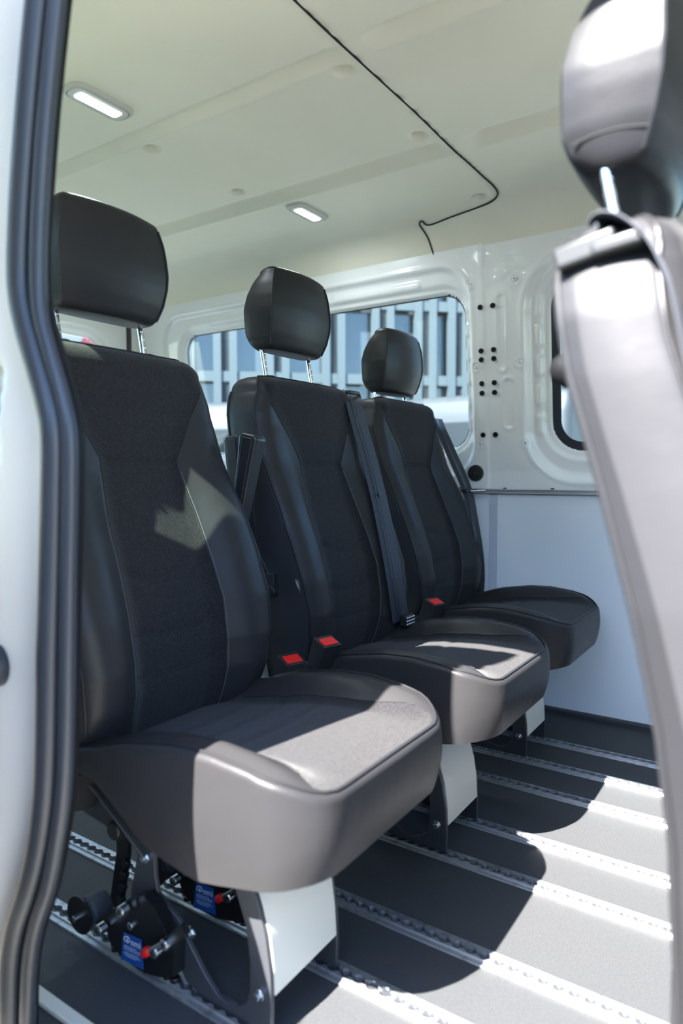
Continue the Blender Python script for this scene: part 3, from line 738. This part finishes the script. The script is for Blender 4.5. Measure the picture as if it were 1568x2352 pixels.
    # quick-release floor locks
    for yy in (YPL-YC1-.016, RC[2]-YC1-.016):
        def lock():
            m = MB()
            def L(px, py): p = P(px, py, 1, YPL-.016-.012); return (p.x-XO1, max(p.z, .003))
            body = [L(*q) for q in [(290, 2068), (330, 2058), (352, 2085), (400, 2180), (398, 2245), (365, 2245), (330, 2235), (285, 2205), (255, 2170), (245, 2140), (250, 2115)]]
            m.prism(body, 1, -.012, .012, 'darksteel')
            arm_ = [L(*q) for q in [(225, 2115), (285, 2070), (315, 2060), (318, 2080), (245, 2132), (228, 2136)]]
            m.prism(arm_, 1, -.016, -.011, 'darksteel')
            x, z = L(395, 2150); fin = [L(*q) for q in [(380, 2158), (425, 2115), (438, 2140), (395, 2180)]]; m.prism(fin, 1, -.024, -.012, 'darksteel')
            for q in ((248, 2122), (298, 2080), (375, 2172), (398, 2155)): x, z = L(*q); m.cyl((x, -.026, z), (0, 1, 0), .0095, .016, 'zinc', 18); m.cyl((x, -.0345, z), (0, 1, 0), .0045, .002, 'darksteel', 6)
            for k in range(9):
                x, z = L(255+k*17, 2180+k*9); m.cyl((x, -.002, max(z-.004, .006)), (0, 0, 1), .008, .008, 'darksteel', 12)
            x, z = L(302, 2125); m.cyl((x, -.014, z), (0, 1, 0), .007, .006, 'zinc', 16)
            ax, az = L(305, 2080)
            return m
        lk = part('floor_lock', lock, t, (0, yy, 0), bevel=.001)
        def lbl():
            m = MB()
            def L(px, py): p = P(px, py, 1, YPL-.016-.013); return Vector((p.x-XO1, -.0135, p.z))
            a, b, c_, d = L(284, 2140), L(326, 2158), L(331, 2228), L(278, 2203)
            m.add([a, b, c_, d], [(0, 1, 2, 3)], 'blue')
            ex = (b-a); ez = (a-d); o_ = d
            def at(u_, v_): return o_*(1-u_)*(1-v_)+c_*u_*(1-v_)+a*(1-u_)*v_+b*u_*v_+Vector((0, -.0006, 0))
            vs, fs = NMI; mxw = max(v[0] for v in vs); 
            m.add([at(.42+.5*v[0]/mxw, .66+.26*v[1]/.0145) for v in vs], fs, 'print')
            ring = []; nn = 24
            for k in range(nn): an = 2*PI*k/nn; ring.append((an, ))
            vs2 = [at(.22+.16*math.cos(2*PI*k/nn), .80+.115*math.sin(2*PI*k/nn)) for k in range(nn)]+[at(.22+.12*math.cos(2*PI*k/nn), .80+.085*math.sin(2*PI*k/nn)) for k in range(nn)]
            m.add(vs2, [(k, (k+1) % nn, nn+(k+1) % nn, nn+k) for k in range(nn) if k not in (16, 17)], 'print')
            m.add([at(.19, .70), at(.24, .70), at(.27, .82), at(.22, .84)], [(0, 1, 2, 3)], 'print'); m.add([at(.22, .86), at(.27, .86), at(.27, .89), at(.22, .89)], [(0, 1, 2, 3)], 'print')
            for v_, u0, u1 in ((.56, .12, .72), (.50, .10, .9), (.44, .12, .85), (.34, .14, .8), (.28, .12, .88), (.22, .2, .7)):
                u_ = u0
                while u_ < u1:
                    w_ = .05+.05*((u_*37+v_*91) % 1); m.add([at(u_, v_), at(min(u_+w_, u1), v_), at(min(u_+w_, u1), v_+.018), at(u_, v_+.018)], [(0, 1, 2, 3)], 'print'); u_ += w_+.025
            return m
        part('label', lbl, lk, label='blue maker label reading nmi')
        def lever():
            m = MB()
            def L(px, py): p = P(px, py, 1, YPL-.016-.03); return Vector((p.x-XO1, -.03, p.z))
            a, b, c_ = L(330, 2190), L(343, 2183), L(375, 2165)
            m.tube([c_, b, b+(a-b)*.1], .004, 'zinc', 10); m.tube([b, b+(a-b)*.15, b+(a-b)*.9, a+(a-b)*.15], [.0055, .0075, .0075, .004], 'red', 14); return m
        part('release_lever', lever, lk, label='release lever with a red rubber tip')
        def wheel():
            m = MB(); p = P(198, 2092, 1, YPL-.016); x, z = p.x-XO1, p.z
            m.cyl((x, -.014, z), (0, 1, 0), .034, .004, 'darksteel', 28); m.cyl((x+.012, .012, z+.004), (0, 1, 0), .027, .04, 'foam', 24); m.cyl((x-.003, -.020, z-.004), (0, 1, 0), .006, .01, 'zinc', 14); return m
        part('roller', wheel, lk)
    def tail():
        m = MB(); a = P(285, 1955, 1, .80); b = P(268, 2080, 1, .80)
        m.band([Vector((a.x-XO1, a.y-YC1, a.z+.06)), Vector((a.x-XO1, a.y-YC1, a.z)), Vector((b.x-XO1, b.y-YC1, b.z))], (1, .2, 0), .026, .012, 'darksteel')
        for k in range(4):
            q = a+(b-a)*(.15+.22*k); m.cyl((q.x-XO1+.013, q.y-YC1-.003, q.z), (0, 1, 0), .008, .012, 'darksteel', 12)
        return m
    part('release_handle', tail, t, bevel=.002)
    # buckle
    if buckle:
        def buck():
            m = MB(); rot = Matrix.Rotation(math.radians(-28), 3, 'Y')
            m.box((0, 0, 0), (.026, .036, .075), 'plastic', rot); m.box((-.002, 0, -.06), (.012, .02, .07), 'plastic', rot); return m
        def btn():
            m = MB(); rot = Matrix.Rotation(math.radians(-28), 3, 'Y'); m.box(rot @ Vector((.0045, 0, .0345)), (.016, .030, .012), 'red', rot); return m
        return t, buck, btn
    return t, None, None
cush = loft_cushion()

def add_buckle(t, px, py, y, bfn, btn, yaw=0, key=''):
    p = P(px, py, 1, y); o = part('buckle', bfn, t, (p.x-t.location.x-.005, p.y-t.location.y, p.z-.03), bevel=.004)
    o.rotation_euler = (0, math.radians(58), math.radians(yaw)); 
    b = part('release_button', btn, o, bevel=.003, label='red release button')
    return o
SEATS = [(XO1, YC1, 'black seat nearest the doorway, its cushion front brightly sunlit'), (-1.160, YC1+.595, 'black middle seat of the row of three'), (-1.182, YC1+.595*2, 'black seat farthest in, beside the white wall, fully in shade')]
objs = []
for (x0, yc, lab), hd in zip(SEATS, (-.010, 0, -.052)):
    t, bf, bt = build_seat(x0, yc, lab, hdz=hd); objs.append(t)
front, bf2, bt2 = build_seat(XO1+1.0, YC1-.012, 'out-of-focus sunlit seat at the right edge, seen from its side'); objs.append(front)
s1, s2, s3, s4 = objs
# buckles: black housings with red buttons
def buckle(t, px, py, y, yaw, tilt):
    p = P(px, py, 1, y); L = p-t.location
    def body():
        m = MB(); m.box((0, 0, -.024), (.042, .050, .066), 'plastic'); m.box((0, 0, -.075), (.016, .024, .05), 'plastic')
        for k in range(5): m.box((.0175, -.012+.006*k, -.006), (.002, .002, .018), 'plastic')
        return m
    o = part('buckle', body, t, L, bevel=.004); o.rotation_euler = (0, math.radians(tilt), math.radians(yaw))
    def btn():
        m = MB(); m.box((.003, 0, .008), (.026, .040, .008), 'red'); return m
    part('release_button', btn, o, bevel=.002, label='red release button')
buckle(s1, 668, 1520, 1.16, -20, 22)
buckle(s2, 750, 1480, 1.235, -15, 22)
buckle(s3, 997, 1387, 1.81, -15, 22)
# shoulder belts
def belt(t, pts, side, wd=(0, 1, 0), button=None, width=.046):
    m = MB(); m.band([Vector(p)-t.location for p in catmull(pts, 8)], wd, width, .0014, 'webbing'); b = m.build('seat_belt', t)
    m = MB()
    for k in (-.24, 0.02, .27):
        m.band([Vector(p)-t.location+Vector((.0012, k*width, 0)) for p in catmull(pts, 8)], wd, .0045, .0012, 'rubber')
    m.build('woven_stripe', b)
    if button is not None:
        m = MB(); m.cyl(Vector(button)-t.location, (1, 0, .15), .006, .006, 'plastic', 18); m.build('belt_button', b)
    return b
def guide(t, c, yaw=0):
    c = Vector(c)-t.location; g_ = MB()
    ring_o = rrect(-.034, .034, -.016, .016, .008, 5); ring_i = rrect(-.027, .027, -.007, .009, .004, 5); n_ = len(ring_o); vs = []
    for z in (-.005, .005):
        for p in ring_o+ring_i: vs.append((p[1], p[0], z))
    fs = []
    for i in range(n_):
        j = (i+1) % n_; fs += [(i, j, n_+j, n_+i), (2*n_+i, 3*n_+i, 3*n_+j, 2*n_+j), (i, 2*n_+i, 2*n_+j, j), (n_+i, n_+j, 3*n_+j, 3*n_+i)]
    g_.add(vs, fs, 'plastic'); o = g_.build('belt_guide', t, bevel=.0015, loc=c); o.rotation_euler = (0, math.radians(-25), math.radians(yaw)); return o
u = S
b2 = [P(px, py, 0, X_*u) for px, py, X_ in [(806, 899, -1.335), (812, 925, -1.262), (828, 985, -1.235), (848, 1055, -1.20), (868, 1136, -1.155), (890, 1240, -1.105), (908, 1340, -1.07), (920, 1425, -1.065)]]
belt(s2, b2, 1, wd=(.4, 1, 0), width=.056, button=b2[4]+Vector((.003, -.0, 0))); guide(s2, P(805, 910, 0, -1.30*u)+Vector((0, 0, .004)))
m = MB(); m.box((0, 0, 0), (.02, .045, .03), 'plastic'); bb = m.build('belt_anchor', s2, bevel=.003, loc=P(935, 1424, 0, -1.05*u)-s2.location)
m = MB()
for k in range(12): m.box((.011, -.018+.012*(k % 4), .01-.009*(k//4)), (.001, .008, .003), 'print')
m.build('care_tag', bb, label=None) if False else m.build('care_tag', bb)
b3 = [P(px, py, 0, X_*u) for px, py, X_ in [(1003, 962, -1.335), (1014, 990, -1.27), (1040, 1050, -1.22), (1072, 1125, -1.17), (1086, 1195, -1.13), (1097, 1265, -1.11), (1101, 1330, -1.12), (1096, 1400, -1.15)]]
belt(s3, b3, 1, wd=(.9, 1, 0), width=.040)
m = MB(); c3 = b3[3]-s3.location; m.band([c3+Vector((-.0, -.03, -.004)), c3+Vector((.006, .0, .0)), c3+Vector((.02, .03, 0))], (1, 0, 0), .026, .007, 'plastic'); tp = m.build('belt_tongue', s3, bevel=.002)
m = MB(); m.band([c3+Vector((.012, .0, -.003)), c3+Vector((.05, .028, -.001)), c3+Vector((.056, .032, -.001))], (1, -.5, 0), .016, .003, 'zinc'); m.build('tongue_blade', tp)
# front seat belt over the near shoulder
fx, fy = s4.location.x, s4.location.y
def F4(px, py, y): return P(px, py, 1, y)
bf_ = [F4(1385, 545, .68), F4(1384, 520, .68), F4(1402, 505, .675), F4(1436, 512, .67), F4(1475, 540, .665), F4(1512, 590, .665), F4(1548, 680, .665), F4(1580, 830, .665), F4(1612, 1000, .665), F4(1660, 1250, .665)]
belt(s4, bf_, -1)
m = MB(); a, b_ = F4(1315, 588, .665)-s4.location, F4(1385, 562, .665)-s4.location
m.box((a+b_)/2+Vector((0, .01, -.002)), (.055, .05, .020), 'plastic', Matrix.Rotation(math.radians(-12), 3, 'Y')); a2 = F4(1425, 556, .665)-s4.location
m.box(a2+Vector((0, .012, -.004)), (.045, .06, .012), 'plastic', Matrix.Rotation(math.radians(-8), 3, 'Y')); m.build('belt_guide', s4, bevel=.003)
m = MB(); c4 = P(1296, 850, 1, .80)-s4.location; m.tube([c4+Vector((.03, 0, 0)), c4+Vector((.0, 0, 0)), c4+Vector((-.012, 0, 0)), c4+Vector((-.017, 0, 0))], [.022, .021, .013, .002], 'black', 20); m.build('recline_knob', s4)
# armrests folded up between the nearest and middle seats
def armrest(t, top, bot, y, wtop, wbot, name='armrest'):
    a = P(*top, 1, y)-t.location; b = P(*bot, 1, y)-t.location; m = MB(); th = .036
    d = (b-a).normalized(); s_ = Vector((-d.z, 0, d.x))
    pts = []
    for k, (q, w_) in enumerate(((a+d*.004, wtop*.7), (a+d*.012, wtop), (a+(b-a)*.5, (wtop+wbot)/2), (b, wbot))):
        pts.append((q, w_))
    poly = [(q+s_*w_/2) for q, w_ in pts]+[(q-s_*w_/2) for q, w_ in reversed(pts)]
    m.prism([(p.x, p.z) for p in poly], 1, a.y-th/2, a.y+th/2, 'plastic')
    o = m.build(name, t, bevel=.005)
    inset = [(q+s_*w_*.30) for q, w_ in pts[1:]]+[(q-s_*w_*.30) for q, w_ in reversed(pts[1:])]
    m = MB(); m.prism([(p.x, p.z) for p in inset], 1, a.y-th/2-.002, a.y-th/2+.002, 'plastic'); m.build('armrest_pad', o, bevel=.0015)
    return o
armrest(s1, (582, 993), (546, 1235), 1.150, .052, .024)
armrest(s2, (540, 998), (566, 1290), 1.205, .05, .034)
m = MB(); ws = [P(px, py, 1, 1.215)-s2.location for px, py in [(566, 1190), (582, 1240), (600, 1290), (618, 1325), (624, 1350)]]
m.band(catmull(ws, 6), (1, 0, .4), .016, .010, 'plastic'); q = ws[-1]; m.cyl(q+Vector((0, 0, -.008)), (0, 1, 0), .014, .02, 'plastic', 20); m.box(q+Vector((0, 0, .012)), (.022, .016, .045), 'plastic'); m.build('armrest_bracket', s2, bevel=.002)

# ------------------------------------------------------------------ outside
m = MB(); m.box((0, 0, -.67), (90, 90, .1), 'concrete'); o = m.build('ground'); tag(o, kind='structure')
m = MB(); m.box((-1, -4.6, 1.1), (16, .6, 3.44), 'hangar'); m.box((-1, -4.25, 2.86), (16.2, .2, .12), 'roofing'); o = m.build('wall_sky_block'); tag(o, kind='structure')  # unseen wall added behind the camera to dim sky light at the door
# glazed workshop front beyond the far wall
fd = Vector((.72, .69, 0)).normalized(); p0 = CAM+(_r*((640-784)/FPX)-_u*((900-1176)/FPX)+_f)*9.5
fn = Vector((-fd.y, fd.x, 0))
def FP(px, py, off=0.):
    d = _r*((px-784)/FPX)-_u*((py-1176)/FPX)+_f; t_ = ((p0+fn*off)-CAM).dot(fn)/d.dot(fn); q = CAM+d*t_-p0
    return q.dot(fd), q.z+p0.z
fac = empty('glazed_workshop_front', (p0.x, p0.y, -.62))
ang = math.atan2(fd.y, fd.x); fac.rotation_euler = (0, 0, ang)
def fbox(m, s0, s1, z0, z1, y, th, mn): m.box(((s0+s1)/2, y, (z0+z1)/2+.62), (s1-s0, th, z1-z0), mn)
posts = [FP(x, 850)[0] for x in (330, 420, 517, 637, 765, 877, 974, 1050, 1140, 1225, 1300, 1375, 1450)]
zr = [FP(700, y)[1] for y in (560, 702, 870, 1010)]; zr = [2.3, 3.15, 4.1][:0]+zr
z_top = 5.6; s0, s1 = posts[0]-.5, posts[-1]+5
m = MB(); fbox(m, s0, s1, -.62, z_top, .12, .04, 'pane'); m.build('glass_sheet', fac)
for s_ in posts:
    m = MB(); fbox(m, s_-.055, s_+.055, -.62, z_top, 0, .06, 'gap'); fbox(m, s_-.16, s_-.055, -.62, z_top, -.03, .1, 'frame'); fbox(m, s_+.055, s_+.16, -.62, z_top, -.03, .1, 'frame'); m.build('mullion', fac)
for z in (.1, FP(640, 1010)[1], FP(640, 868)[1], FP(900, 702)[1], z_top-.1):
    m = MB(); fbox(m, s0, s1, z-.07, z+.07, -.02, .07, 'frame'); m.build('transom', fac)
m = MB(); fbox(m, s0, s1, z_top, z_top+1.2, .1, .5, 'roofing'); m.build('fascia', fac)
tag(fac, 'glazed front with pale frames seen through the far side windows', 'building')
def car(name, x, y, yaw, col_, h, L, label, cat='vehicle', boxy=True):
    t = empty(name, (x, y, -.62)); t.rotation_euler = (0, 0, yaw)
    prof_ = [(-L/2, .35), (-L/2, h*.9), (-L/2+.1, h), (L/2-1.5, h), (L/2-.85, h*.60), (L/2-.1, h*.48), (L/2, .35)]
    m = MB(); m.prism(prof_, 1, -.9, .9, col_); m.build('body', t, bevel=.08)
    for s_ in (-1, 1):
        m = MB(); m.prism([(L/2-1.9, h*.62), (L/2-1.0, h*.62), (L/2-1.52, h*.92), (L/2-1.9, h*.92)], 1, s_*.905-.01, s_*.905+.01, 'gap'); m.prism([(-L/2+.5, h*.62), (L/2-2.1, h*.62), (L/2-2.1, h*.92), (-L/2+.5, h*.92)], 1, s_*.905-.01, s_*.905+.01, 'gap'); m.build('side_window', t)
        for xx in (-L/2+.9, L/2-.9): m = MB(); m.cyl((xx, s_*.82, .33), (0, 1, 0), .33, .22, 'tyre', 28); m.cyl((xx, s_*.92, .33), (0, 1, 0), .18, .04, 'zinc', 20); m.build('wheel', t)
    m = MB(); m.box((-L/2-.005, 0, h*.76), (.03, 1.45, h*.24), 'gap'); m.build('rear_window', t, bevel=.01)
    for s_ in (-1, 1): m = MB(); m.box((-L/2-.01, s_*.8, h*.5), (.04, .12, .4), 'redstripe'); m.build('tail_light', t, bevel=.01)
    m = MB(); m.box((L/2-1.17, 0, h*.78), (.6, 1.5, .02), 'gap', Matrix.Rotation(math.radians(-32+90-32), 3, 'Y')); m.build('windscreen', t)
    return tag(t, label, cat)
c_ = CAM+(_r*((690-784)/FPX)-_u*((960-1176)/FPX)+_f)*7.6; car('parked_van', c_.x, c_.y, PI/2+.33, 'van', 2.12, 3.0, 'white van parked outside, low in the far window behind the nearest backrest')
c_ = CAM+(_r*((1190-784)/FPX)-_u*((960-1176)/FPX)+_f)*7.6; car('parked_car', c_.x+.25, c_.y, PI/2-.1, 'van', 2.20, 3.0, 'pale vehicle parked outside, low in the far window beside the pillar')
# striped board seen through the rear window
c_ = CAM+(_r*((165-784)/FPX)-_u*((780-1176)/FPX)+_f)*5.2
t = empty('striped_board', (c_.x, c_.y, -.62)); t.rotation_euler = (0, 0, math.atan2(_r.y, _r.x)+.3)
m = MB(); m.box((0, 0, 2.4), (1.3, .06, 1.6), 'hangar'); m.build('board', t, bevel=.01)
m = MB(); m.box((.12, -.04, 2.45), (.10, .02, 1.5), 'redstripe', Matrix.Rotation(.6, 3, 'Y')); m.build('stripe', t)
for xx in (-.5, .5): m = MB(); m.cyl((xx, 0, .8), (0, 0, 1), .04, 1.6, 'zinc', 12); m.build('post', t)
tag(t, 'grey board with a slanting red stripe outside the rear window', 'board')
